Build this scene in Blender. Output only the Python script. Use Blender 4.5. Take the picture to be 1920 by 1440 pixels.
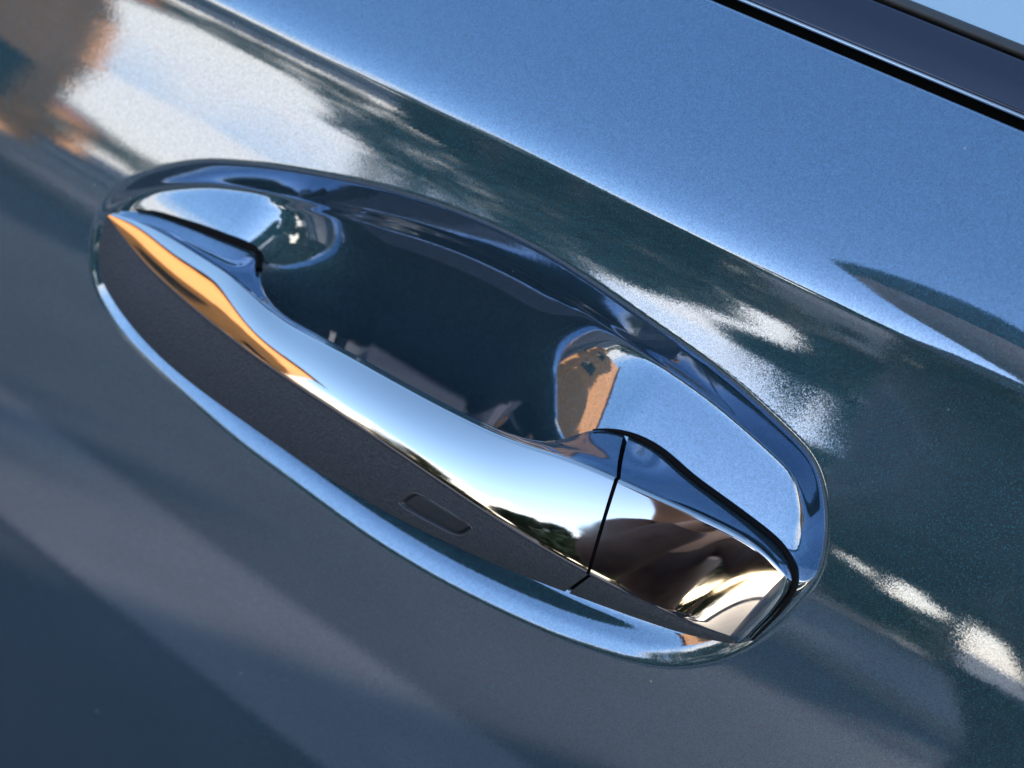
import bpy, math, random
import numpy as np
from mathutils import Vector, Matrix
R = math.radians
scene = bpy.context.scene
for o in list(bpy.data.objects): bpy.data.objects.remove(o)
# ================= camera =================
TAU = R(19)                                            # the door skin leans back by this much at the handle
VX = np.array([1., 0, 0]); VV = np.array([0, math.sin(TAU), math.cos(TAU)]); VN = np.array([0, -math.cos(TAU), math.sin(TAU)])
HZ = 0.95                                              # handle height above the road
BASE = np.array([0, 0, HZ])
def W(p):                                              # door axes in millimetres -> world metres
    p = np.asarray(p, float)
    return (p[..., 0:1]*VX + p[..., 1:2]*VV + p[..., 2:3]*VN)/1000 + BASE
cam_d = bpy.data.cameras.new('camera'); cam = bpy.data.objects.new('camera', cam_d); scene.collection.objects.link(cam)
cam_d.sensor_width = 36; cam_d.lens = 54.375; cam_d.clip_start = .01; cam_d.clip_end = 2000
_r = Vector((0.800045, 0.577207, 0.163585)); _d = Vector((0.455147, -0.406316, -0.792306)); _f = Vector((-0.390857, 0.708335, -0.587785))
m = Matrix((( _r.x, -_d.x, -_f.x), (_r.y, -_d.y, -_f.y), (_r.z, -_d.z, -_f.z))).to_4x4()
m.translation = Vector((0.164160, -0.297501, 0.246870)) + Vector((0, 0, HZ))
cam.matrix_world = m
cam_d.dof.use_dof = True; cam_d.dof.focus_distance = .395; cam_d.dof.aperture_fstop = 11
scene.camera = cam
# ================= sky and sun =================
SUN_E, SUN_R = 9.0, 148.0                              # low evening sun behind the trees across the road
CLOUD = (4.2, 3.5, 2.65)
world = bpy.data.worlds.new('World'); scene.world = world; world.use_nodes = True
nt = world.node_tree; nt.nodes.clear()
sky = nt.nodes.new('ShaderNodeTexSky'); sky.sky_type = 'NISHITA'; sky.sun_disc = False
sky.sun_elevation = R(SUN_E); sky.sun_rotation = R(SUN_R); sky.air_density = 1.0; sky.dust_density = 1.8; sky.ozone_density = 2.2
bg = nt.nodes.new('ShaderNodeBackground'); bg.inputs['Strength'].default_value = .15
wo = nt.nodes.new('ShaderNodeOutputWorld')
# a broken bank of evening cloud all round the horizon
tcw = nt.nodes.new('ShaderNodeTexCoord'); sxyz = nt.nodes.new('ShaderNodeSeparateXYZ'); nt.links.new(tcw.outputs['Generated'], sxyz.inputs[0])
mp = nt.nodes.new('ShaderNodeMapping'); mp.inputs['Scale'].default_value = (3.2, 3.2, 9.0); nt.links.new(tcw.outputs['Generated'], mp.inputs[0])
cn = nt.nodes.new('ShaderNodeTexNoise'); cn.inputs['Scale'].default_value = 1.6; cn.inputs['Detail'].default_value = 7; cn.inputs['Roughness'].default_value = .6; nt.links.new(mp.outputs[0], cn.inputs['Vector'])
cz = nt.nodes.new('ShaderNodeMapRange'); cz.inputs['From Min'].default_value = .10; cz.inputs['From Max'].default_value = .46; cz.inputs['To Min'].default_value = .42; cz.inputs['To Max'].default_value = -.42; nt.links.new(sxyz.outputs['Z'], cz.inputs['Value'])
ca = nt.nodes.new('ShaderNodeMath'); ca.operation = 'ADD'; nt.links.new(cn.outputs['Fac'], ca.inputs[0]); nt.links.new(cz.outputs[0], ca.inputs[1])
cm = nt.nodes.new('ShaderNodeMapRange'); cm.interpolation_type = 'SMOOTHSTEP'; cm.inputs['From Min'].default_value = .42; cm.inputs['From Max'].default_value = .80; cm.inputs['To Max'].default_value = .85; nt.links.new(ca.outputs[0], cm.inputs['Value'])
cmix = nt.nodes.new('ShaderNodeMix'); cmix.data_type = 'RGBA'; cmix.inputs[7].default_value = (CLOUD[0], CLOUD[1], CLOUD[2], 1)
nt.links.new(cm.outputs[0], cmix.inputs[0]); nt.links.new(sky.outputs[0], cmix.inputs[6]); nt.links.new(cmix.outputs[2], bg.inputs[0]); nt.links.new(bg.outputs[0], wo.inputs[0])
sl = bpy.data.lights.new('sun', 'SUN'); sl.energy = 4.0; sl.angle = R(.5); sl.color = (1, .84, .66)
sun = bpy.data.objects.new('sun', sl); scene.collection.objects.link(sun)
_s = Vector((math.sin(R(SUN_R))*math.cos(R(SUN_E)), math.cos(R(SUN_R))*math.cos(R(SUN_E)), math.sin(R(SUN_E))))
sun.rotation_euler = _s.to_track_quat('Z', 'Y').to_euler(); sun.location = (0, 6, 6)
scene.view_settings.view_transform = 'Standard'; scene.view_settings.look = 'None'
scene.view_settings.exposure = 2.0; scene.view_settings.gamma = 1
scene.view_settings.use_curve_mapping = False
scene.render.engine = 'CYCLES'
# ================= helpers =================
col = scene.collection
def tag(o, label=None, cat=None, group=None, kind=None):
    for k, v in (('label', label), ('category', cat), ('group', group), ('kind', kind)):
        if v: o[k] = v
    return o
def empty(name, loc=(0, 0, 0)):
    o = bpy.data.objects.new(name, None); col.objects.link(o); o.location = loc; return o
def mesh(name, verts, faces, mat, parent=None, smooth_=True):
    me = bpy.data.meshes.new(name); me.from_pydata([tuple(map(float, v)) for v in verts], [], [tuple(map(int, f)) for f in faces])
    me.materials.append(mat)
    if smooth_: me.polygons.foreach_set('use_smooth', [True]*len(me.polygons))
    me.update()
    o = bpy.data.objects.new(name, me); col.objects.link(o)
    if parent is not None:
        o.parent = parent; o.matrix_parent_inverse = parent_inv(parent) if parent.type == 'EMPTY' else Matrix.Identity(4)
    return o
def parent_inv(p):                                     # meshes are written in world metres; only top-level empties are moved
    while p.parent is not None: p = p.parent
    return Matrix.Translation(p.location).inverted() if p.type == 'EMPTY' else Matrix.Identity(4)
def grid_faces(nu, nv, cu=False, cv=False, flip=False):
    iu = np.arange(nu if cu else nu-1); iv = np.arange(nv if cv else nv-1)
    a, b = np.meshgrid(iu, iv, indexing='ij'); a = a.ravel(); b = b.ravel()
    a2 = (a+1) % nu; b2 = (b+1) % nv
    f = np.stack([a*nv+b, a2*nv+b, a2*nv+b2, a*nv+b2], 1)
    return f[:, ::-1] if flip else f
def nodes(name):
    m = bpy.data.materials.new(name); m.use_nodes = True
    n = m.node_tree.nodes; l = m.node_tree.links
    return m, n, l, n['Principled BSDF']
def add(n, t, **kw):
    x = n.new(t)
    for k, v in kw.items(): setattr(x, k, v)
    return x
def simple(name, color, rough=.5, metal=0., coat=0., bump=None, var=None, spec=None):
    m, n, l, p = nodes(name)
    p.inputs['Base Color'].default_value = (*color, 1); p.inputs['Roughness'].default_value = rough; p.inputs['Metallic'].default_value = metal
    p.inputs['Coat Weight'].default_value = coat
    if spec is not None: p.inputs['Specular IOR Level'].default_value = spec
    tc = add(n, 'ShaderNodeTexCoord')
    if bump:
        nz = add(n, 'ShaderNodeTexNoise'); nz.inputs['Scale'].default_value = bump[0]; nz.inputs['Detail'].default_value = 3
        b = add(n, 'ShaderNodeBump'); b.inputs['Strength'].default_value = bump[1]; b.inputs['Distance'].default_value = bump[2]
        l.new(tc.outputs['Object'], nz.inputs['Vector']); l.new(nz.outputs['Fac'], b.inputs['Height']); l.new(b.outputs[0], p.inputs['Normal'])
    if var:
        nz = add(n, 'ShaderNodeTexNoise'); nz.inputs['Scale'].default_value = var[0]; nz.inputs['Detail'].default_value = 6
        r = add(n, 'ShaderNodeValToRGB'); r.color_ramp.elements[0].position = .3; r.color_ramp.elements[1].position = .7
        r.color_ramp.elements[0].color = (*[c*(1-var[1]) for c in color], 1); r.color_ramp.elements[1].color = (*[min(1, c*(1+var[1])) for c in color], 1)
        l.new(tc.outputs['Object'], nz.inputs['Vector']); l.new(nz.outputs['Fac'], r.inputs[0]); l.new(r.outputs[0], p.inputs['Base Color'])
    return m
def paint_mat():
    # clear coat over two flake layers: one lies flat and mirrors softly, one is tossed about and glitters teal
    m, n, l, p = nodes('metallic teal blue paint')
    p2 = add(n, 'ShaderNodeBsdfPrincipled'); mx = add(n, 'ShaderNodeMixShader'); mx.inputs[0].default_value = PAINT_MIX
    l.new(p.outputs[0], mx.inputs[1]); l.new(p2.outputs[0], mx.inputs[2]); l.new(mx.outputs[0], n['Material Output'].inputs['Surface'])
    tc = add(n, 'ShaderNodeTexCoord'); geo = add(n, 'ShaderNodeNewGeometry')
    def flakes(scale, amount):
        vo = add(n, 'ShaderNodeTexVoronoi'); vo.inputs['Scale'].default_value = scale; l.new(tc.outputs['Object'], vo.inputs['Vector'])
        sub = add(n, 'ShaderNodeVectorMath', operation='SUBTRACT'); sub.inputs[1].default_value = (.5, .5, .5); l.new(vo.outputs['Color'], sub.inputs[0])
        sc = add(n, 'ShaderNodeVectorMath', operation='SCALE'); sc.inputs['Scale'].default_value = amount; l.new(sub.outputs[0], sc.inputs[0])
        ad = add(n, 'ShaderNodeVectorMath', operation='ADD'); l.new(geo.outputs['Normal'], ad.inputs[0]); l.new(sc.outputs[0], ad.inputs[1])
        no = add(n, 'ShaderNodeVectorMath', operation='NORMALIZE'); l.new(ad.outputs[0], no.inputs[0])
        return vo, no
    def tint(vo, c, lo, hi):
        sep = add(n, 'ShaderNodeSeparateColor'); l.new(vo.outputs['Color'], sep.inputs[0])
        rp = add(n, 'ShaderNodeValToRGB'); l.new(sep.outputs[0], rp.inputs[0])
        rp.color_ramp.elements[0].color = (*[q*lo for q in c], 1); rp.color_ramp.elements[1].color = (*[q*hi for q in c], 1)
        return rp
    v1, n1 = flakes(4200, PAINT_FLAKE); v2, n2 = flakes(4600, .4)
    l.new(n1.outputs[0], p.inputs['Normal']); l.new(n2.outputs[0], p2.inputs['Normal'])
    l.new(tint(v1, PAINT_COL, .75, 1.25).outputs[0], p.inputs['Base Color']); l.new(tint(v2, PAINT_DEEP, .4, 1.6).outputs[0], p2.inputs['Base Color'])
    p.inputs['Metallic'].default_value = .95; p.inputs['Roughness'].default_value = PAINT_ROUGH
    p2.inputs['Metallic'].default_value = .9; p2.inputs['Roughness'].default_value = .45
    # orange peel in the clear coat
    pe = add(n, 'ShaderNodeTexNoise'); pe.inputs['Scale'].default_value = 420; pe.inputs['Detail'].default_value = 1.5; l.new(tc.outputs['Object'], pe.inputs['Vector'])
    bu = add(n, 'ShaderNodeBump'); bu.inputs['Strength'].default_value = .35; bu.inputs['Distance'].default_value = .00002; l.new(pe.outputs['Fac'], bu.inputs['Height'])
    for q in (p, p2):
        q.inputs['Coat Weight'].default_value = 1; q.inputs['Coat Roughness'].default_value = .012; q.inputs['Coat IOR'].default_value = 1.55
        l.new(bu.outputs[0], q.inputs['Coat Normal'])
    # a few settled dust specks
    dv = add(n, 'ShaderNodeTexVoronoi'); dv.inputs['Scale'].default_value = 70; l.new(tc.outputs['Object'], dv.inputs['Vector'])
    dsep = add(n, 'ShaderNodeSeparateColor'); l.new(dv.outputs['Color'], dsep.inputs[0])
    dr = add(n, 'ShaderNodeMath', operation='MULTIPLY'); dr.inputs[1].default_value = .030; l.new(dsep.outputs[1], dr.inputs[0])
    dl = add(n, 'ShaderNodeMath', operation='LESS_THAN'); l.new(dv.outputs['Distance'], dl.inputs[0]); l.new(dr.outputs[0], dl.inputs[1])
    df = add(n, 'ShaderNodeBsdfDiffuse'); df.inputs[0].default_value = (.55, .55, .52, 1)
    dm = add(n, 'ShaderNodeMath', operation='MULTIPLY'); dm.inputs[1].default_value = .6; l.new(dl.outputs[0], dm.inputs[0])
    mx2 = add(n, 'ShaderNodeMixShader'); l.new(dm.outputs[0], mx2.inputs[0]); l.new(mx.outputs[0], mx2.inputs[1]); l.new(df.outputs[0], mx2.inputs[2])
    l.new(mx2.outputs[0], n['Material Output'].inputs['Surface'])
    return m
PAINT_MIX = .36; PAINT_DEEP = (.048, .225, .300)
PAINT_COL = (.44, .53, .73); PAINT_ROUGH = .032; PAINT_FLAKE = .009
M_paint = paint_mat()
M_chrome = simple('polished chrome', (.80, .81, .83), .035, 1.)
def smudge(m):                                         # faint finger haze and wipe marks
    n = m.node_tree.nodes; l = m.node_tree.links; p = n['Principled BSDF']; tc = add(n, 'ShaderNodeTexCoord')
    mp_ = add(n, 'ShaderNodeMapping'); mp_.inputs['Scale'].default_value = (30, 90, 90); l.new(tc.outputs['Object'], mp_.inputs[0])
    nz = add(n, 'ShaderNodeTexNoise'); nz.inputs['Scale'].default_value = 1; nz.inputs['Detail'].default_value = 8; l.new(mp_.outputs[0], nz.inputs['Vector'])
    mr = add(n, 'ShaderNodeMapRange'); mr.inputs['From Min'].default_value = .45; mr.inputs['From Max'].default_value = .75; mr.inputs['To Min'].default_value = .025; mr.inputs['To Max'].default_value = .13
    l.new(nz.outputs['Fac'], mr.inputs['Value']); l.new(mr.outputs[0], p.inputs['Roughness'])
smudge(M_chrome)
M_black = simple('grained black plastic', (.066, .084, .110), .42, spec=.4, bump=(1300, 1.0, .0005), var=(1500, .3))
M_rubber = simple('black rubber', (.003, .003, .004), .75, spec=.2)
M_gloss = simple('dark satin trim', (.10, .108, .14), .15, .85)
M_core = simple('dark inner plastic', (.003, .003, .004), .8, spec=.15)

# ---- door skin shape: millimetres in door axes (x along the car, v up the skin, h outward) ----
OUT = np.array([[-154.4, -35.5], [-156.9, -25.5], [-155.1, -13.7], [-145.5, -1.4], [-130.4, 9.2], [-117.9, 15.6], [-99.0, 22.2], [-82.2, 26.9], [-60.4, 32.2], [-41.7, 35.3], [-26.6, 36.8], [-8.9, 37.3], [9.0, 36.0], [26.8, 33.8], [45.9, 31.7], [59.5, 29.1], [73.1, 25.5], [81.5, 22.7], [87.2, 18.3], [92.0, 11.8], [95.1, 5.1], [97.4, -4.0], [95.8, -13.2], [93.2, -22.2], [88.7, -32.2], [82.8, -39.8], [74.2, -47.4], [64.2, -52.6], [50.8, -56.8], [35.9, -60.4], [8.5, -64.4], [-15.4, -65.7], [-34.7, -65.4], [-60.1, -63.7], [-78.8, -62.5], [-95.5, -60.1], [-115.3, -56.7], [-129.3, -53.8], [-137.0, -51.2], [-145.8, -46.4], [-151.2, -41.5]])
def closed_spline(P, n):
    m = len(P); t = np.linspace(0, m, n, endpoint=False); i = np.floor(t).astype(int); u = (t - i)[:, None]
    a, b, c, d = P[(i-1) % m], P[i % m], P[(i+1) % m], P[(i+2) % m]
    return .5*((2*b) + (c-a)*u + (2*a-5*b+4*c-d)*u*u + (3*b-a-3*c+d)*u**3)
_o = closed_spline(OUT, 1600)
for _ in range(400):                                    # even spacing and a fair curve
    _o = (np.roll(_o, 1, 0) + 2*_o + np.roll(_o, -1, 0))/4
_t = np.roll(_o, -1, 0) - np.roll(_o, 1, 0); _t /= np.linalg.norm(_t, axis=1)[:, None]
_cen = _o.mean(0); _nrm = np.stack([_t[:, 1], -_t[:, 0]], 1)
if ((_o - _cen)*_nrm).sum() < 0: _nrm = -_nrm          # outward normals of the cup's rim
def smooth(a, b, x):
    t = np.clip((x-a)/(b-a), 0, 1); return t*t*(3-2*t)
CR = 57.0                                              # height of the shoulder crease
# tilt of the skin against the handle plane (degrees) at heights v
TV = np.array([-700, -400, -260, -200, -160, -120, -60, -12, 8, 24, 36, 47, 54.5, 56.5, 57.3, 59.5, 62.5, 68, 80, 110, 200.])
TD = np.array([-22, -20, -17, -13, -9.5, -7, -4.0, -1.0, 3.8, 6.8, 5.4, 0.2, -4.0, -5, 4.5, 9, 16, 23, 28.5, 34, 40.])
_vv = np.arange(-700, 200, .1)
_dd = np.interp(_vv, TV, TD)
_k = np.exp(-np.linspace(-2, 2, 13)**2); _k /= _k.sum()
_dd = np.convolve(np.pad(_dd, 6, mode='edge'), _k, 'valid')
_hh = -np.cumsum(np.tan(np.radians(_dd)))*.1
_hh -= np.interp(0., _vv, _hh)
def skin(x, v):
    w = v - 1.6*smooth(-150, 150, x)                   # the crease climbs a little to the right
    return np.interp(w, _vv, _hh) - 6e-5*(x+30)**2
def rim_dist(x, v):
    x = np.atleast_1d(x).ravel(); v = np.atleast_1d(v).ravel()
    d = np.empty(len(x)); n = np.empty((len(x), 2))
    for s in range(0, len(x), 20000):
        dx = x[s:s+20000, None] - _o[None, :, 0]; dv = v[s:s+20000, None] - _o[None, :, 1]
        q = dx*dx + dv*dv; j = q.argmin(1); r = np.arange(len(j))
        sd = -(dx[r, j]*_nrm[j, 0] + dv[r, j]*_nrm[j, 1])
        d[s:s+20000] = np.where(sd >= 0, 1, -1)*np.sqrt(q[r, j] - np.minimum(q[r, j], 0) + 1e-9)
        d[s:s+20000] = np.where(np.abs(d[s:s+20000]) < 3, sd, d[s:s+20000])
        n[s:s+20000] = _nrm[j]
    return d, n
def smax(a, b, k):
    return .5*(a + b + np.sqrt((a-b)**2 + k*k))
def ramp(x, w):                                          # softened ramp
    return .5*(x + np.sqrt(x*x + w*w))
_top = _o[_nrm[:, 1] > .02]; _top = _top[np.argsort(_top[:, 0])]
def pocket(x, v):
    return smooth(-108, -60, x)*(1-smooth(-16, 34, x - .32*(v-4)))
def surface(x, v):
    shp = np.shape(x); base = skin(x, v)
    d, n = rim_dist(x, v); d = d.reshape(shp); up = n[:, 1].reshape(shp); side = n[:, 0].reshape(shp)
    top = smooth(.05, .9, up); bot = smooth(.0, .9, -up)
    # rim: a shallow lip above, a long roll below
    slope = .52 + .36*top + .33*bot + .15*smooth(.5, 1, side)
    w = 3.0 + 7.0*bot - 1.0*top
    s0 = (.26+.08*bot)*(1-top)
    soft = np.where(d < 2.0, np.maximum(d, 0)**2/4.0, d - 1.0)
    pr = np.where(d <= 0, 0, np.where(d < w, (slope-s0)*d*d/(2*w), (slope-s0)*(d - w/2)) + s0*soft) + .05*np.maximum(d-w-6, 0)**2
    # ends of the recess: pads that slope up to the sky
    f = -1.7 - .26*ramp(v+10, 8) - .26*ramp(-v-26, 10)
    k = .9 + 3.0*bot + 1.5*(1-top)*(1-bot)
    ends = smax(-pr, f, k); fade = smooth(1.0, 6.0, d)
    ends = -pr*(1-fade) + ends*fade
    # finger pocket behind the grip
    e = np.interp(x, _top[:, 0], _top[:, 1]) - 9.0 - v
    ep = np.clip(e, 0, 58)
    g = -7.0 - (.42*ep - .0036*ep*ep) - 7*(1-np.exp(-ep/8)) + .012*np.maximum(e-60, 0)**2
    p = pocket(x, v)*smooth(-3.0, 5.0, e)*smooth(-56, -38, v)*smooth(6, 14, d)
    return base + np.where(d > 0, ends*(1-p) + np.minimum(g, ends)*p, 0)
def floor_h(x, v): return -1.7 - .26*ramp(-v-26, 10)

# ================= setting =================
M_road = simple('asphalt', (.05, .05, .058), .85, bump=(60, .4, .01), var=(1.5, .25))
M_walk = simple('concrete paving', (.17, .15, .14), .8, var=(2.5, .15))
M_kerb = simple('kerb concrete', (.34, .33, .31), .8)
def sheet(name, x0, x1, y0, y1, z, mat, h=0):
    if h == 0:
        o = mesh(name, [(x0, y0, z), (x1, y0, z), (x1, y1, z), (x0, y1, z)], [(0, 1, 2, 3)], mat, None, False)
    else:
        v = [(x, y, zz) for zz in (z, z+h) for (x, y) in ((x0, y0), (x1, y0), (x1, y1), (x0, y1))]
        o = mesh(name, v, [(3, 2, 1, 0), (4, 5, 6, 7), (0, 1, 5, 4), (1, 2, 6, 5), (2, 3, 7, 6), (3, 0, 4, 7)], mat, None, False)
    return tag(o, kind='structure')
sheet('road', -400, 400, -400, 400, 0, M_road)
sheet('paving_strip', -60, 40, -1.78, -1.16, .004, M_walk)
sheet('pavement', -60, 40, -9.5, -6.0, 0, M_walk, .12)
# ---- reflected surroundings across the road ----
def leaf_mat(name, c):
    return simple(name, c, .6, var=(3, .4))
M_leaf = [leaf_mat('leaf green', (.05, .075, .028)), leaf_mat('dark leaf', (.03, .05, .024)), leaf_mat('olive leaf', (.085, .085, .03))]
M_bark = simple('bark', (.09, .065, .045), .9, var=(6, .4))
def tree(loc, height, spread, n, seed, mat, label):
    rng = np.random.default_rng(seed)
    t = empty('broadleaf_tree', loc); tag(t, label, 'tree', 'trees across the road seen in the reflections')
    V_, F_ = [], []
    def limb(p, q, r0, r1, k=7):
        p = np.array(p, float); q = np.array(q, float); d = q-p; d /= np.linalg.norm(d)
        a = np.cross(d, [.3, .9, .2]); a /= np.linalg.norm(a); b = np.cross(d, a); s = len(V_)
        for c, r in ((p, r0), ((p+q)/2 + a*r0*.5, (r0+r1)/2), (q, r1)):
            for i in range(k): V_.append(c + (a*math.cos(2*math.pi*i/k) + b*math.sin(2*math.pi*i/k))*r)
        for j in range(2):
            for i in range(k): F_.append((s+j*k+i, s+j*k+(i+1) % k, s+(j+1)*k+(i+1) % k, s+(j+1)*k+i))
    L = np.array(loc)
    limb(L, L+[0, 0, height*.5], height*.03, height*.018)
    cl = []
    for i in range(16):
        a = rng.uniform(0, 6.28); r = spread*math.sqrt(rng.uniform(.05, 1))*.78; z = height*rng.uniform(.36, .9)
        r *= 1.15 - .75*abs(z/height-.55)/.5
        c = L + [r*math.cos(a), r*math.sin(a), z]; cl.append((c, spread*rng.uniform(.22, .42)))
        limb(L+[0, 0, height*rng.uniform(.28, .5)], c, height*.011, height*.003, 5)
    mesh('trunk', V_, F_, M_bark, t)
    per = n//len(cl); vs = []
    for c, r in cl:
        d = rng.normal(size=(per, 3)); d /= np.linalg.norm(d, axis=1)[:, None]; d *= (rng.uniform(0, 1, (per, 1))**.45)*r; d[:, 2] *= .75
        p = c + d
        u = rng.normal(size=(per, 3)); u /= np.linalg.norm(u, axis=1)[:, None]
        w = np.cross(u, rng.normal(size=(per, 3))); w /= np.linalg.norm(w, axis=1)[:, None]
        s = rng.uniform(.09, .2, (per, 1))*height/7
        vs.append(np.stack([p-u*s, p-w*s*.5, p+u*s, p+w*s*.5], 1).reshape(-1, 3))
    vs = np.concatenate(vs); f = np.arange(len(vs)).reshape(-1, 4)
    mesh('crown', vs, f, mat, t, False)
    return t
def pol(az, dist, z=0): return (dist*math.sin(R(az)), -dist*math.cos(R(az)), z)
TREES = [(-60, 34, 8, 4.0, 1), (-55, 32, 6.0, 3.4, 0), (-31.5, 17, 3.5, 1.8, 0), (-27.5, 15, 4.9, 2.2, 1), (-23.5, 15, 5.8, 2.4, 2), (-19.5, 22, 5.0, 1.9, 0),
         (-9.0, 15, 6.2, 2.0, 1), (-2.0, 13, 5.6, 1.9, 0), (-5.6, 17, 5.6, 1.5, 2), (5, 13, 5.8, 2.2, 2), (27, 14, 7.0, 3.2, 1), (37, 14, 7.0, 3.2, 0), (-44, 40, 4.4, 3.2, 1), (-38, 36, 3.8, 2.8, 0), (-15, 34, 4.6, 2.6, 2)]  # the two big right-hand trees are added to keep sun off the door
TL = ['tall dark tree at the far left of the reflected street', 'green tree beside the reflected orange house', 'bushy tree at the left edge of the reflected dark row of trees',
      'dark tree in the reflected row above the handle', 'olive tree in the reflected row above the handle', 'small tree right of the reflected row, before the sky gap',
      'tall dark tree right of the reflected sky gap', 'green tree reflected to the right of the handle end', 'slim olive tree between two taller ones reflected right of the handle', 'olive tree reflected near the right edge of the door',
      'tall dark tree added beyond the right edge of the door to block the sun', 'green tree added farthest right along the street to block the sun', 'distant dark tree low under the reflected bright sky',
      'distant green tree low under the reflected bright sky', 'distant olive tree in the reflected sky gap between the rows']
for i, (az, ds, h, sp, k) in enumerate(TREES): tree(pol(az, ds), h, sp, 9000 if 20 < az < 50 else 7000 if -12 < az < 8 else 3600, 11+i, M_leaf[k], TL[i])
def hedge(x0, x1, y0, y1, h, n, seed, label):  # low foliage added to block the horizon glow under the crowns
    rng = np.random.default_rng(seed); t = empty('hedge', ((x0+x1)/2, (y0+y1)/2, 0)); tag(t, label, 'hedge', 'hedges added across the road to block horizon glow')
    p = np.stack([rng.uniform(x0, x1, n), rng.uniform(y0, y1, n), np.zeros(n)], 1)
    p[:, 2] = .05 + rng.uniform(0, 1, n)**.7*h*(.82 + .18*np.sin(p[:, 0]*2.3+seed) * np.sin(p[:, 0]*.9))
    u = rng.normal(size=(n, 3)); u /= np.linalg.norm(u, axis=1)[:, None]; w = np.cross(u, rng.normal(size=(n, 3))); w /= np.linalg.norm(w, axis=1)[:, None]
    s = rng.uniform(.06, .14, (n, 1)); vs = np.stack([p-u*s, p-w*s*.6, p+u*s, p+w*s*.6], 1).reshape(-1, 3)
    mesh('foliage', vs, np.arange(len(vs)).reshape(-1, 4), M_leaf[1], t, False)
hedge(-9.0, -4.2, -15.5, -14.2, 2.6, 9000, 3, 'dark clipped hedge added under the row of trees left of the sky gap to block horizon glow')
hedge(-2.2, -.75, -15.5, -14.2, 2.0, 2200, 4, 'short piece of hedge added just right of the sky gap to block horizon glow')
hedge(.7, 9, -15.5, -14.2, 2.0, 9000, 5, 'long dark hedge added at the right to block horizon glow, beyond the hedge opening')
M_wall = [simple('ochre render', (.45, .20, .06), .85, var=(1.5, .12)), simple('pale render', (.55, .47, .38), .85, var=(1.5, .1))]
M_roof = simple('clay roof', (.30, .12, .07), .8, var=(4, .25))
M_win = simple('window glass', (.03, .035, .04), .05)
def house(loc, w, d, h, rz, mat, label):
    t = empty('house', loc); tag(t, label, 'house', 'houses across the road seen in the reflections')
    Mx = Matrix.Translation(loc) @ Matrix.Rotation(R(rz), 4, 'Z')
    def put(name, vs, fs, m, par): return mesh(name, [Mx @ Vector(v) for v in vs], fs, m, par, False)
    def box(x0, x1, y0, y1, z0, z1): return ([(x, y, z) for z in (z0, z1) for (x, y) in ((x0, y0), (x1, y0), (x1, y1), (x0, y1))],
                                              [(3, 2, 1, 0), (4, 5, 6, 7), (0, 1, 5, 4), (1, 2, 6, 5), (2, 3, 7, 6), (3, 0, 4, 7)])
    put('wall', *box(-w/2, w/2, -d/2, d/2, 0, h), mat, t)
    e = .4; r = h + d*.28
    put('roof', [(-w/2-e, -d/2-e, h+.02), (w/2+e, -d/2-e, h+.02), (w/2+e, d/2+e, h+.02), (-w/2-e, d/2+e, h+.02), (-w/2-e, 0, r), (w/2+e, 0, r)],
        [(0, 1, 5, 4), (2, 3, 4, 5), (0, 4, 3), (1, 2, 5), (3, 2, 1, 0)], M_roof, t)
    n = max(2, int(w/2.6))
    for i in range(n):
        for zz in ([1.0, 3.7] if h > 5 else [1.0]):
            x = -w/2 + w*(i+.5)/n
            put('window', *box(x-.5, x+.5, d/2-.02, d/2+.05, zz, zz+1.3), M_win, t)
house(pol(-50, 38), 6, 8, 3.0, -100, M_wall[0], 'low ochre house reflected at the upper left of the door')
house(pol(-66, 13), 5, 8, 4.8, -100, M_wall[0], 'tall sunlit ochre house reflected in the chrome near the handle tip')
house(pol(-16.5, 40), 10, 7, 3.2, -15, M_wall[1], 'pale house reflected in the sky gap between trees')
# ================= the door =================
door = empty('car_door', (0, 0, HZ)); tag(door, 'dark teal blue metallic car door with scooped handle recess and sharp shoulder crease', 'car door')
xs = np.unique(np.concatenate([np.arange(-700, -260, 40), np.arange(-260, -165, 3), np.arange(-165, 106, .55), np.arange(106, 200, 3), np.arange(200, 520, 40.)]))
vs_ = np.unique(np.round(np.concatenate([np.arange(-600, -260, 30), np.arange(-260, -75, 3), np.arange(-78, 48, .5), np.arange(48, 68, .4), np.arange(68, 109.5, 1.5), [109.5, 110.3]]), 3))
gx, gv = np.meshgrid(xs, vs_, indexing='ij')
gh = surface(gx.ravel(), gv.ravel()).reshape(gx.shape)
P = np.stack([gx, gv, gh], -1)
roll = []
for dv, dh in ((.35, -.35), (.62, -.9), (.7, -1.6), (.65, -3), (.4, -9)):
    q = P[:, -1].copy(); q[:, 1] += dv; q[:, 2] += dh; roll.append(q)
P = np.concatenate([P, np.stack(roll, 1)], 1)
nu, nv = P.shape[:2]
co = W(P.reshape(-1, 3)); fc = grid_faces(nu, nv)
tmp = bpy.data.meshes.new('tmp'); tmp.from_pydata(co.tolist(), [], fc.tolist()); tmp.update()
vn = np.empty(len(co)*3); tmp.vertex_normals.foreach_get('vector', vn); vn = vn.reshape(-1, 3); bpy.data.meshes.remove(tmp)
fcx = P.reshape(-1, 3)[fc].mean(1); inside = np.zeros(len(fc), bool)
near = (fcx[:, 0] > -170) & (fcx[:, 0] < 110) & (fcx[:, 1] > -80) & (fcx[:, 1] < 45)
inside[near] = rim_dist(fcx[near, 0], fcx[near, 1])[0] > 0
def piece(name, sel):                                  # skin and recess share their normals, so no seam shows
    f = fc[sel]; u, inv = np.unique(f, return_inverse=True)
    o = mesh(name, co[u], inv.reshape(f.shape), M_paint, door)
    o.data.normals_split_custom_set_from_vertices(vn[u].tolist()); return o
piece('door_skin', ~inside)
piece('handle_recess', inside)['label'] = 'scooped recess pressed into the door around the handle'
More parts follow.
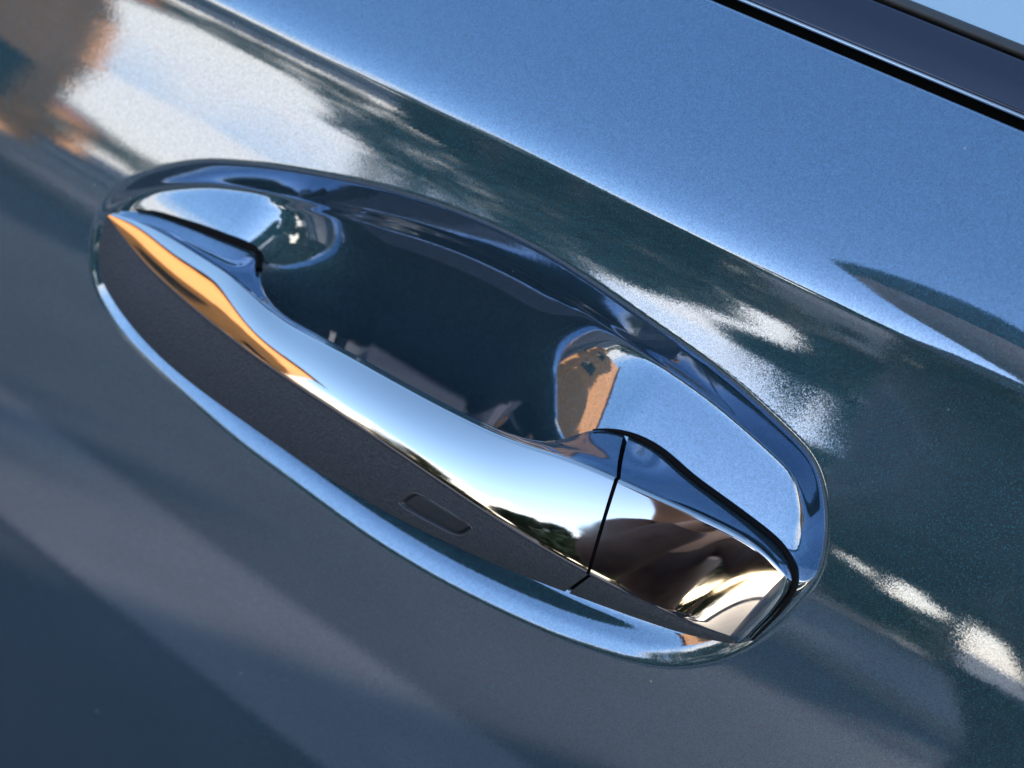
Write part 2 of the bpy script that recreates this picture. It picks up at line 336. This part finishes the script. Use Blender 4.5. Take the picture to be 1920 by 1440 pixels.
# ---- belt moulding, rubber lip and window ----
def extrude(name, prof, mat, x0=-700, x1=520, closed=False, parent=door, n=60, soft=True):
    prof = np.array(prof, float); X_ = np.linspace(x0, x1, n); k = len(prof)
    Q = np.stack([np.repeat(X_, k), np.tile(prof[:, 0], n), np.tile(prof[:, 1], n) - 6e-5*(np.repeat(X_, k)+30)**2], 1)
    return mesh(name, W(Q), grid_faces(n, k, cv=closed), mat, parent, soft)
def rnd(P_, r, k=5):                                   # polyline with rounded corners
    P_ = [np.array(p, float) for p in P_]; out = [P_[0]]
    for a, b, c in zip(P_, P_[1:], P_[2:]):
        u = (a-b)/np.linalg.norm(a-b); w = (c-b)/np.linalg.norm(c-b); rr = min(r, .45*np.linalg.norm(a-b), .45*np.linalg.norm(c-b))
        for t in np.linspace(0, 1, k): out.append((1-t)**2*(b+u*rr) + 2*t*(1-t)*b + t*t*(b+w*rr))
    out.append(P_[-1]); return np.array(out)
extrude('belt_moulding', rnd([(112.2, -50), (113.2, -36.5), (114.4, -34.8), (120, -37.6), (126.0, -41.6), (126.3, -52)], .9), M_gloss)
extrude('highlight_bead', [(113.75+.55*math.cos(a), -35.1+.55*math.sin(a)) for a in np.linspace(0, 2*math.pi, 10, endpoint=False)], M_chrome, closed=True)  # chrome bead added as the highlight line on the moulding's lower edge
extrude('gap_seal', [(107, -46), (114, -46)], M_rubber)
M_lip = simple('grey rubber lip', (.06, .065, .07), .5)
extrude('window_seal', rnd([(126.4, -52), (126.7, -43.2), (127.6, -42.6), (129.2, -44.6), (129.4, -54)], .5), M_lip)
def glass_mat():
    m, n, l, p = nodes('reflective tinted window glass')
    p.inputs['Base Color'].default_value = (.84, .93, .94, 1); p.inputs['Roughness'].default_value = .02; p.inputs['Metallic'].default_value = .9; p.inputs['Coat Weight'].default_value = .5
    return m
gl = [(124, -47), (190, -74), (330, -138)]
extrude('window_glass', gl + [(v+2.2, h-3.2) for v, h in gl[::-1]], glass_mat(), closed=True, soft=False)
M_backing = simple('pale window backing', (.80, .90, .90), .9, bump=(900, .3, .0004))
extrude('pale_backing', [(118, -75), (190, -175), (420, -420), (418, -425), (186, -180), (114, -80)], M_backing, closed=True)  # pale panel added behind the glass to make it look bright

# ================= the handle =================
# stations along the handle: t, then lower edge, ridge, upper chrome edge, root line (x, v, h in mm)
HT = np.array([
  [0.0, -150.59, -18.55, 0.8, -149.33, -17.41, 1.5, -148.1, -15.97, 0.9, -147.17, -15.0, 1.0],
  [0.02, -152.9, -29.5, 1.2, -143.03, -20.13, 2.5, -140.99, -14.2, 1.34, -140.7, -11.81, -1.0],
  [0.06, -148.52, -34.62, 2.2, -132.5, -22.23, 4.5, -130.2, -12.86, 2.19, -126.45, -9.08, -3.64],
  [0.12, -137.22, -40.04, 4.0, -117.1, -23.55, 8.0, -116.26, -12.61, 3.8, -109.91, -6.72, -3.82],
  [0.18, -123.38, -44.6, 5.5, -100.94, -24.57, 11.0, -101.3, -11.81, 6.2, -100.47, -5.8, -4.96],
  [0.24, -105.06, -47.66, 7.5, -84.8, -24.51, 14.5, -88.05, -11.57, 9.1, -95.16, -7.49, -6.66],
  [0.27, -95.83, -47.47, 9.0, -76.1, -25.02, 16.0, -80.83, -13.33, 10.3, -89.48, -10.69, -0.0],
  [0.3, -86.13, -47.34, 10.2, -67.87, -24.84, 17.2, -72.57, -14.36, 11.2, -78.96, -13.59, 5.0],
  [0.36, -67.49, -47.21, 12.3, -51.63, -24.57, 19.3, -56.99, -12.56, 13.2, -61.61, -13.5, 7.0],
  [0.45, -44.15, -46.93, 14.3, -30.15, -24.05, 21.3, -34.93, -11.23, 15.06, -39.56, -12.85, 8.0],
  [0.55, -20.56, -45.92, 15.3, -6.71, -24.74, 22.3, -12.98, -10.27, 15.9, -17.04, -11.89, 8.5],
  [0.63, -2.1, -44.47, 15.3, 10.4, -25.67, 22.3, 4.72, -8.92, 16.28, 0.45, -10.59, 8.5],
  [0.69, 13.37, -42.75, 14.7, 24.15, -26.41, 21.7, 17.83, -7.36, 15.97, 14.61, -8.34, 7.0],
  [0.73, 24.9, -41.34, 14.0, 36.08, -26.92, 21.0, 27.59, -4.21, 15.46, 21.6, -5.31, 2.0],
  [0.76, 35.97, -39.86, 13.0, 44.28, -27.02, 20.0, 37.14, -3.08, 14.61, 26.09, -0.34, -5.78],
  [0.78, 44.45, -38.1, 12.3, 49.27, -26.81, 19.3, 45.39, -3.18, 14.0, 34.96, 1.99, -5.64],
  [0.85, 61.54, -35.6, 9.5, 63.52, -26.57, 16.5, 59.93, -1.99, 12.0, 55.9, -0.25, -5.24],
  [0.92, 74.99, -33.14, 7.5, 76.01, -26.69, 12.5, 75.78, -2.02, 8.98, 74.07, -2.27, -4.92],
  [0.97, 82.75, -31.05, 5.5, 81.97, -27.16, 9.5, 85.41, -2.73, 6.68, 83.49, -3.9, -4.48],
  [1.0, 85.39, -30.54, 3.0, 84.68, -27.24, 7.0, 90.1, -6.45, 4.6, 87.71, -5.71, -3.8]])
ENDP = np.array([[88.14, -29.31, -1.56], [89.35, -25.12, -1.65], [91.21, -19.23, -1.63], [92.23, -12.54, -1.83], [91.15, -8.74, -2.51], [88.52, -5.99, -3.63]])
def hermite(t, T, Y):
    m_ = np.gradient(Y, T, axis=0); i = np.clip(np.searchsorted(T, t)-1, 0, len(T)-2); h = (T[i+1]-T[i])[:, None]; u = ((t-T[i])/(T[i+1]-T[i]))[:, None]
    return (2*u**3-3*u**2+1)*Y[i] + (u**3-2*u**2+u)*h*m_[i] + (-2*u**3+3*u**2)*Y[i+1] + (u**3-u**2)*h*m_[i+1]
NT = 801; tt = np.linspace(0, 1, NT)
def fair(c, s, lo=0):
    k = np.exp(-.5*(np.arange(-3*s, 3*s+1)/s)**2); k /= k.sum(); n = 3*s
    pad = np.concatenate([2*c[0]-c[n:0:-1], c, 2*c[-1]-c[-2:-n-2:-1]])
    return np.stack([np.convolve(pad[:, i], k, 'valid') for i in range(3)], 1)
dense = hermite(tt, HT[:, 0], HT[:, 1:])
Cb, Cr, Cu, Ct = (fair(dense[:, 3*i:3*i+3], s) for i, s in enumerate((32, 40, 28, 10)))
def bez(P_, s):
    s = np.asarray(s)[None, :, None]; n = len(P_)-1
    return sum(math.comb(n, i)*(1-s)**(n-i)*s**i*P_[i][:, None, :] for i in range(n+1))
def off(c, dx=0, dv=0, dh=0): return c + np.array([dx, dv, dh])
foot = (1-smooth(.235, .30, tt)) + smooth(.70, .765, tt); foot = foot[:, None]
siz = np.clip(np.minimum(tt/.10, (1.02-tt)/.10), .12, 1)[:, None]       # small features fade at the tips
def lerp(a, b, w): return a*(1-w) + b*w
# chrome blade: ridge -> upper edge
q1 = Cr + (Cu-Cr)*.5; q1[:, 2] = Cr[:, 2] - .24*(Cr[:, 2]-Cu[:, 2]); q1[:, 1] = Cr[:, 1] + .62*(Cu[:, 1]-Cr[:, 1])
chr_s = np.linspace(0, 1, 25)
chrome = bez([Cr, q1, Cu], chr_s)
low1 = Cr + np.array([0, -.75, -.05])*siz; low2 = Cr + np.array([0, -1.25, -.65])*siz; low3 = Cr + np.array([0, -1.1, -2.6])*siz
up1 = Cu + np.array([0, .35, -.9])*siz; up2 = Cu + np.array([0, .1, -2.2])*siz
chrome = np.concatenate([np.stack([low3, low2, low1], 1), chrome, np.stack([up1, up2], 1)], 1)
# dark insert: lower edge -> just under the ridge
i0 = Cr + np.array([0, -1.75, -1.25])*siz
im = (Cb+i0)/2 + np.array([0, 0, 1.8])*siz
ins_s = np.linspace(0, 1, 57)
insert = bez([Cb, im, i0], ins_s)
T0, T1, S0, S1 = .572, .662, .26, .68
_q = (np.abs((tt[:, None]-(T0+T1)/2)/((T1-T0)/2))**5 + np.abs((ins_s[None, :]-(S0+S1)/2)/((S1-S0)/2))**5)**.2
insert[:, :, 2] -= 1.6*(1-smooth(.89, 1.0, _q))        # pressed recess for the touch pad
b1 = Cb + np.array([0, .15, -1.2])*siz; b2 = Cb + np.array([0, 1.0, -2.6])*siz
insert = np.concatenate([np.stack([b2, b1], 1), insert, (Cr + np.array([0, -1.5, -2.6])*siz)[:, None]], 1)
# painted grip and feet: upper edge -> root line, then back round underneath
fl = floor_h(Cb[:, 0], np.maximum(Cb[:, 1], -48)) - 4
p0 = Cu + np.array([0, .05, -1.3])*siz
pc = lerp(lerp(Cu, Ct, .45) + np.array([0, 1.6, 0]), lerp(Cu, Ct, .5) + np.array([0, -2.2, 0])*siz, foot)
top = bez([p0, pc, Ct], np.linspace(0, 1, 13))
k1 = lerp(off(Ct, 0, -2.5, -3.5), off(Ct, 0, -1.0, -7), foot)
k2b = off(Cb, 0, 6, -9); k2f = off(Cb, 0, 5, 0); k2f[:, 2] = np.minimum(fl, Cb[:, 2]-2)
k2 = lerp(k2b, k2f, foot); k3 = Cb + np.array([0, .9, -2.0])*siz
back = bez([Ct, k1, k2, k3], np.linspace(0, 1, 16)); body = np.concatenate([top, back[:, 1:]], 1)
ia, ib = int(.7772*(NT-1)), int(.7772*(NT-1))+3
handle = empty('door_handle', tuple(W(np.array([0, -20., 0])))); 
tag(handle, 'chrome and dark plastic pull handle set in the scooped recess of the teal car door', 'door handle')
def loft(name, S, a, b, mat, parent, flip=False, capa=False, capb=False):
    Q = S[a:b+1]; n, k = Q.shape[:2]
    f = [tuple(x) for x in grid_faces(n, k, flip=flip)]
    return mesh(name, W(Q.reshape(-1, 3)), f, mat, parent)
grip = loft('grip_body', top, 0, ia, M_paint, handle)
loft('grip_back', back, 0, ia, M_black, handle)
loft('chrome_blade', chrome, 0, ia, M_chrome, handle)
ins = loft('dark_insert', insert, 0, ia, M_black, handle)
capo = loft('end_cap', top, ib, NT-1, M_paint, handle); capo['label'] = 'fixed painted end cap at the right of the grip'
loft('chrome_blade', chrome, ib, NT-1, M_chrome, capo)
loft('cap_back', back, ib, NT-1, M_black, capo)
loft('dark_insert', insert, ib, NT-1, M_black, capo)
# chrome end wrap: last section turned back to the recess
prof = np.concatenate([insert[-1, 2:-1], chrome[-1, 3:-2], top[-1]], 0)
seg = np.concatenate([[0], np.cumsum(np.linalg.norm(np.diff(prof, axis=0), axis=1))]); seg /= seg[-1]
es = np.linspace(0, 1, len(ENDP)); tgt = hermite(seg, es, ENDP); tgt = off(tgt, 0, 0, -2.5)
mid_ = prof*.35 + tgt*.65; mid_[:, 2] = prof[:, 2]*.80 + tgt[:, 2]*.20; mid_[:, 0] += .3
ew = bez([prof, mid_, tgt], np.linspace(0, 1, 12)).transpose(1, 0, 2)
mesh('end_wrap', W(ew.reshape(-1, 3)), grid_faces(*ew.shape[:2]), M_chrome, capo)
# dark core closing the seam
ring = np.concatenate([insert[:, 2:-1:8], chrome[:, 3:-2:3], body[:, 2::4]], 1); cen = ring.mean(1, keepdims=True)
core = cen + (ring-cen)*.93
ca, cb_ = ia-28, ib+28
cw = core[ca:cb_+1]; nn, kk = cw.shape[:2]
cf = [tuple(x) for x in grid_faces(nn, kk, cv=True)] + [tuple(range(kk)), tuple(range((nn-1)*kk, nn*kk))]
mesh('inner_core', W(cw.reshape(-1, 3)), cf, M_core, handle)
# rubber gaskets along the root lines
def tube(name, C_, rad, mat, parent, k=10):
    C_ = np.asarray(C_); d = np.gradient(C_, axis=0); d /= np.linalg.norm(d, axis=1)[:, None]
    a = np.cross(d, np.array([0, 0, 1.])); a /= np.linalg.norm(a, axis=1)[:, None]; b = np.cross(d, a)
    an = np.linspace(0, 2*math.pi, k, endpoint=False); rad = np.broadcast_to(rad, (len(C_),))
    Q = C_[:, None] + (a[:, None]*np.cos(an)[None, :, None] + b[:, None]*np.sin(an)[None, :, None])*rad[:, None, None]
    return mesh(name, W(Q.reshape(-1, 3)), grid_faces(len(C_), k, cv=True), mat, parent)
ga = Ct[int(.02*NT):int(.262*NT)]; w = np.linspace(0, 1, len(ga))
tube('gasket', off(ga, 0, .6, .6), .4 + .75*smooth(0, .4, w), M_rubber, handle)
gb = np.concatenate([Ct[int(.752*NT):NT-12], hermite(np.linspace(1, 0, 50), es, ENDP)], 0); gb = fair(gb, 4)
tube('gasket', off(gb, .3, .45, .35), .25 + .6*smooth(0, .12, np.linspace(0, 1, len(gb)))*(1-smooth(.72, 1, np.linspace(0, 1, len(gb)))), M_rubber, capo)
M_pad = simple('smooth black pad', (.045, .055, .07), .3)
# touch pad on the dark insert
fi = insert[:, 2:-1]
def on_insert(t, s):
    ti = np.clip(t, 0, 1)*(NT-1); si = np.clip(s, 0, 1)*(fi.shape[1]-1); a = np.minimum(ti.astype(int), NT-2); b = np.minimum(si.astype(int), fi.shape[1]-2)
    u = (ti-a)[:, None]; w_ = (si-b)[:, None]
    return fi[a, b]*(1-u)*(1-w_) + fi[a+1, b]*u*(1-w_) + fi[a, b+1]*(1-u)*w_ + fi[a+1, b+1]*u*w_
an = np.linspace(0, 2*math.pi, 72, endpoint=False); e_ = 2/5.
cxp = np.sign(np.cos(an))*np.abs(np.cos(an))**e_; syp = np.sign(np.sin(an))*np.abs(np.sin(an))**e_
rings = []
for sc_, lift in ((.84, -.2), (.82, .4), (.79, .75), (.6, .8), (.3, .8), (.03, .8)):
    q = on_insert((T0+T1)/2 + (T1-T0)/2*cxp*(1-(1-sc_)*.55), (S0+S1)/2 + (S1-S0)/2*syp*sc_) if sc_ > .79 else on_insert((T0+T1)/2 + (T1-T0)/2*cxp*sc_, (S0+S1)/2 + (S1-S0)/2*syp*sc_)
    rings.append(off(q, 0, 0, lift))
Q = np.stack(rings, 0)
mesh('touch_pad', W(Q.reshape(-1, 3)), grid_faces(len(rings), 72, cv=True), M_pad, ins)
M_glint = simple('pad edge glint', (.22, .23, .25), .3, .7)
pr_ = off(on_insert((T0+T1)/2 + (T1-T0)/2*cxp*.985, (S0+S1)/2 + (S1-S0)/2*syp*.985), 0, 0, .12)
tube('glint_rim', np.concatenate([pr_, pr_[:1]]), .16, M_glint, ins, 8)  # satin metal rim added to give the pad's edge a bright glint

# ================= the photographer, seen in the reflections =================
M_skin = simple('skin', (.42, .25, .18), .5)
M_jacket = simple('dark brown jacket', (.075, .042, .034), .8, var=(30, .25))
M_trouser = simple('dark trousers', (.03, .03, .038), .85)
M_hair = simple('dark hair', (.02, .014, .01), .6)
M_phone = simple('black phone case', (.015, .015, .017), .35)
person = empty('person', (.32, -1.0, .004)); tag(person, 'person in dark brown jacket holding up a phone, mirrored in the chrome', 'person')
def skinned(name, V_, E_, rad, mat, root=0, sub=2):
    me = bpy.data.meshes.new(name); me.from_pydata(V_, E_, []); me.materials.append(mat)
    o = bpy.data.objects.new(name, me); col.objects.link(o); o.parent = person; o.matrix_parent_inverse = parent_inv(person)
    bpy.context.view_layer.objects.active = o
    md = o.modifiers.new('Skin', 'SKIN'); md.use_smooth_shade = True
    if not me.skin_vertices: 
        with bpy.context.temp_override(object=o, active_object=o): bpy.ops.mesh.customdata_skin_add()
    for i, r in enumerate(rad):
        r = r if isinstance(r, tuple) else (r, r)
        me.skin_vertices[0].data[i].radius = r
    me.skin_vertices[0].data[root].use_root = True
    o.modifiers.new('Sub', 'SUBSURF').levels = 1; o.modifiers['Sub'].render_levels = sub
    return o
c0 = np.array(m.translation); fw = np.array(_f); rt = np.array(_r); dn = np.array(_d)
hr = c0 + rt*.085 + dn*.02 - fw*.02; hl = c0 - rt*.085 + dn*.01 - fw*.02          # the two hands on the phone's short ends
J = [(.32, -1.00, .84), (.29, -.95, .98), (.24, -.86, 1.13), (.17, -.74, 1.27), (.10, -.60, 1.36), (.03, -.46, 1.44), (-.005, -.40, 1.52), (-.015, -.39, 1.59),   # pelvis..crown, bent forward
     (.26, -.73, 1.26), (.33, -.69, 1.23), (.38, -.52, 1.03), tuple(hr - fw*.05 + rt*.04 + dn*.02), tuple(hr - fw*.015),     # both hands hold the phone
     (.08, -.74, 1.26), (.03, -.71, 1.23), (.05, -.55, 1.02), tuple(hl - fw*.06 - rt*.02 + dn*.03), tuple(hl - fw*.015),
     (.42, -1.00, .78), (.43, -.78, .48), (.45, -.98, .09), (.43, -.84, .035),
     (.22, -1.03, .78), (.18, -.82, .46), (.18, -1.04, .09), (.16, -.90, .035)]
Ed = [(0, 1), (1, 2), (2, 3), (3, 4), (4, 5), (5, 6), (6, 7), (3, 8), (8, 9), (9, 10), (10, 11), (11, 12), (3, 13), (13, 14), (14, 15), (15, 16), (16, 17),
      (0, 18), (18, 19), (19, 20), (20, 21), (0, 22), (22, 23), (23, 24), (24, 25)]
Rd = [.13, .12, .14, .12, .06, .08, .098, .07, .075, .06, .045, .03, .034, .075, .06, .045, .03, .034, .085, .058, .04, .035, .085, .058, .04, .035]
JV = [tuple(map(float, p)) for p in J]; E2 = list(Ed); R2 = list(Rd)
for wrist, side in ((12, 1), (17, -1)):                # five bent fingers on each hand
    p = np.array(J[wrist])
    for k in range(4):
        b0 = p + dn*(-.024+.016*k) - rt*side*.012; prev = wrist
        for st, (a, bq) in enumerate(((.028, .012), (.050, .006), (.060-.004*abs(k-1), -.006))):
            q = b0 - rt*side*a - fw*bq*1.0 - fw*.002; JV.append(tuple(map(float, q))); R2.append(.0095-.0012*st); E2.append((prev, len(JV)-1)); prev = len(JV)-1
    prev = wrist
    for st, (a, bq) in enumerate(((.012, .030), (.035, .038), (.055, .036))):
        q = p - rt*side*a + dn*bq - fw*.012; JV.append(tuple(map(float, q))); R2.append(.0105-.001*st); E2.append((prev, len(JV)-1)); prev = len(JV)-1
skinned('body', JV, E2, R2, M_skin)
keep = [0, 1, 2, 3, 8, 9, 10, 11, 13, 14, 15, 16]
ix = {k: i for i, k in enumerate(keep)}
skinned('jacket', [tuple(map(float, J[k])) for k in keep], [(ix[a], ix[b]) for a, b in Ed if a in ix and b in ix], [Rd[k]+.022 for k in keep], M_jacket)
keep2 = [0, 18, 19, 20, 22, 23, 24]; ix2 = {k: i for i, k in enumerate(keep2)}
skinned('trousers', [tuple(map(float, J[k])) for k in keep2], [(ix2[a], ix2[b]) for a, b in Ed if a in ix2 and b in ix2], [Rd[k]+.018 for k in keep2], M_trouser)
skinned('hair', [(.03, -.445, 1.47), (-.0, -.41, 1.54), (-.02, -.39, 1.60)], [(0, 1), (1, 2)], [.10, .115, .09], M_hair)
# phone just behind the viewpoint
ph = empty('phone', tuple(c0 - fw*.012)); tag(ph, 'black phone held up in front of the door, mirrored in the chrome', 'phone')
hx, hy, hz = .078, .037, .004
pv = [tuple(c0 - fw*(.012+sz*hz) + rt*sx*hx + dn*(sy*hy)) for sz in (-1, 1) for sx, sy in ((-1, -1), (1, -1), (1, 1), (-1, 1))]
po = mesh('phone_body', pv, [(3, 2, 1, 0), (4, 5, 6, 7), (0, 1, 5, 4), (1, 2, 6, 5), (2, 3, 7, 6), (3, 0, 4, 7)], M_phone, ph, False)
bv = po.modifiers.new('Bevel', 'BEVEL'); bv.width = .003; bv.segments = 3
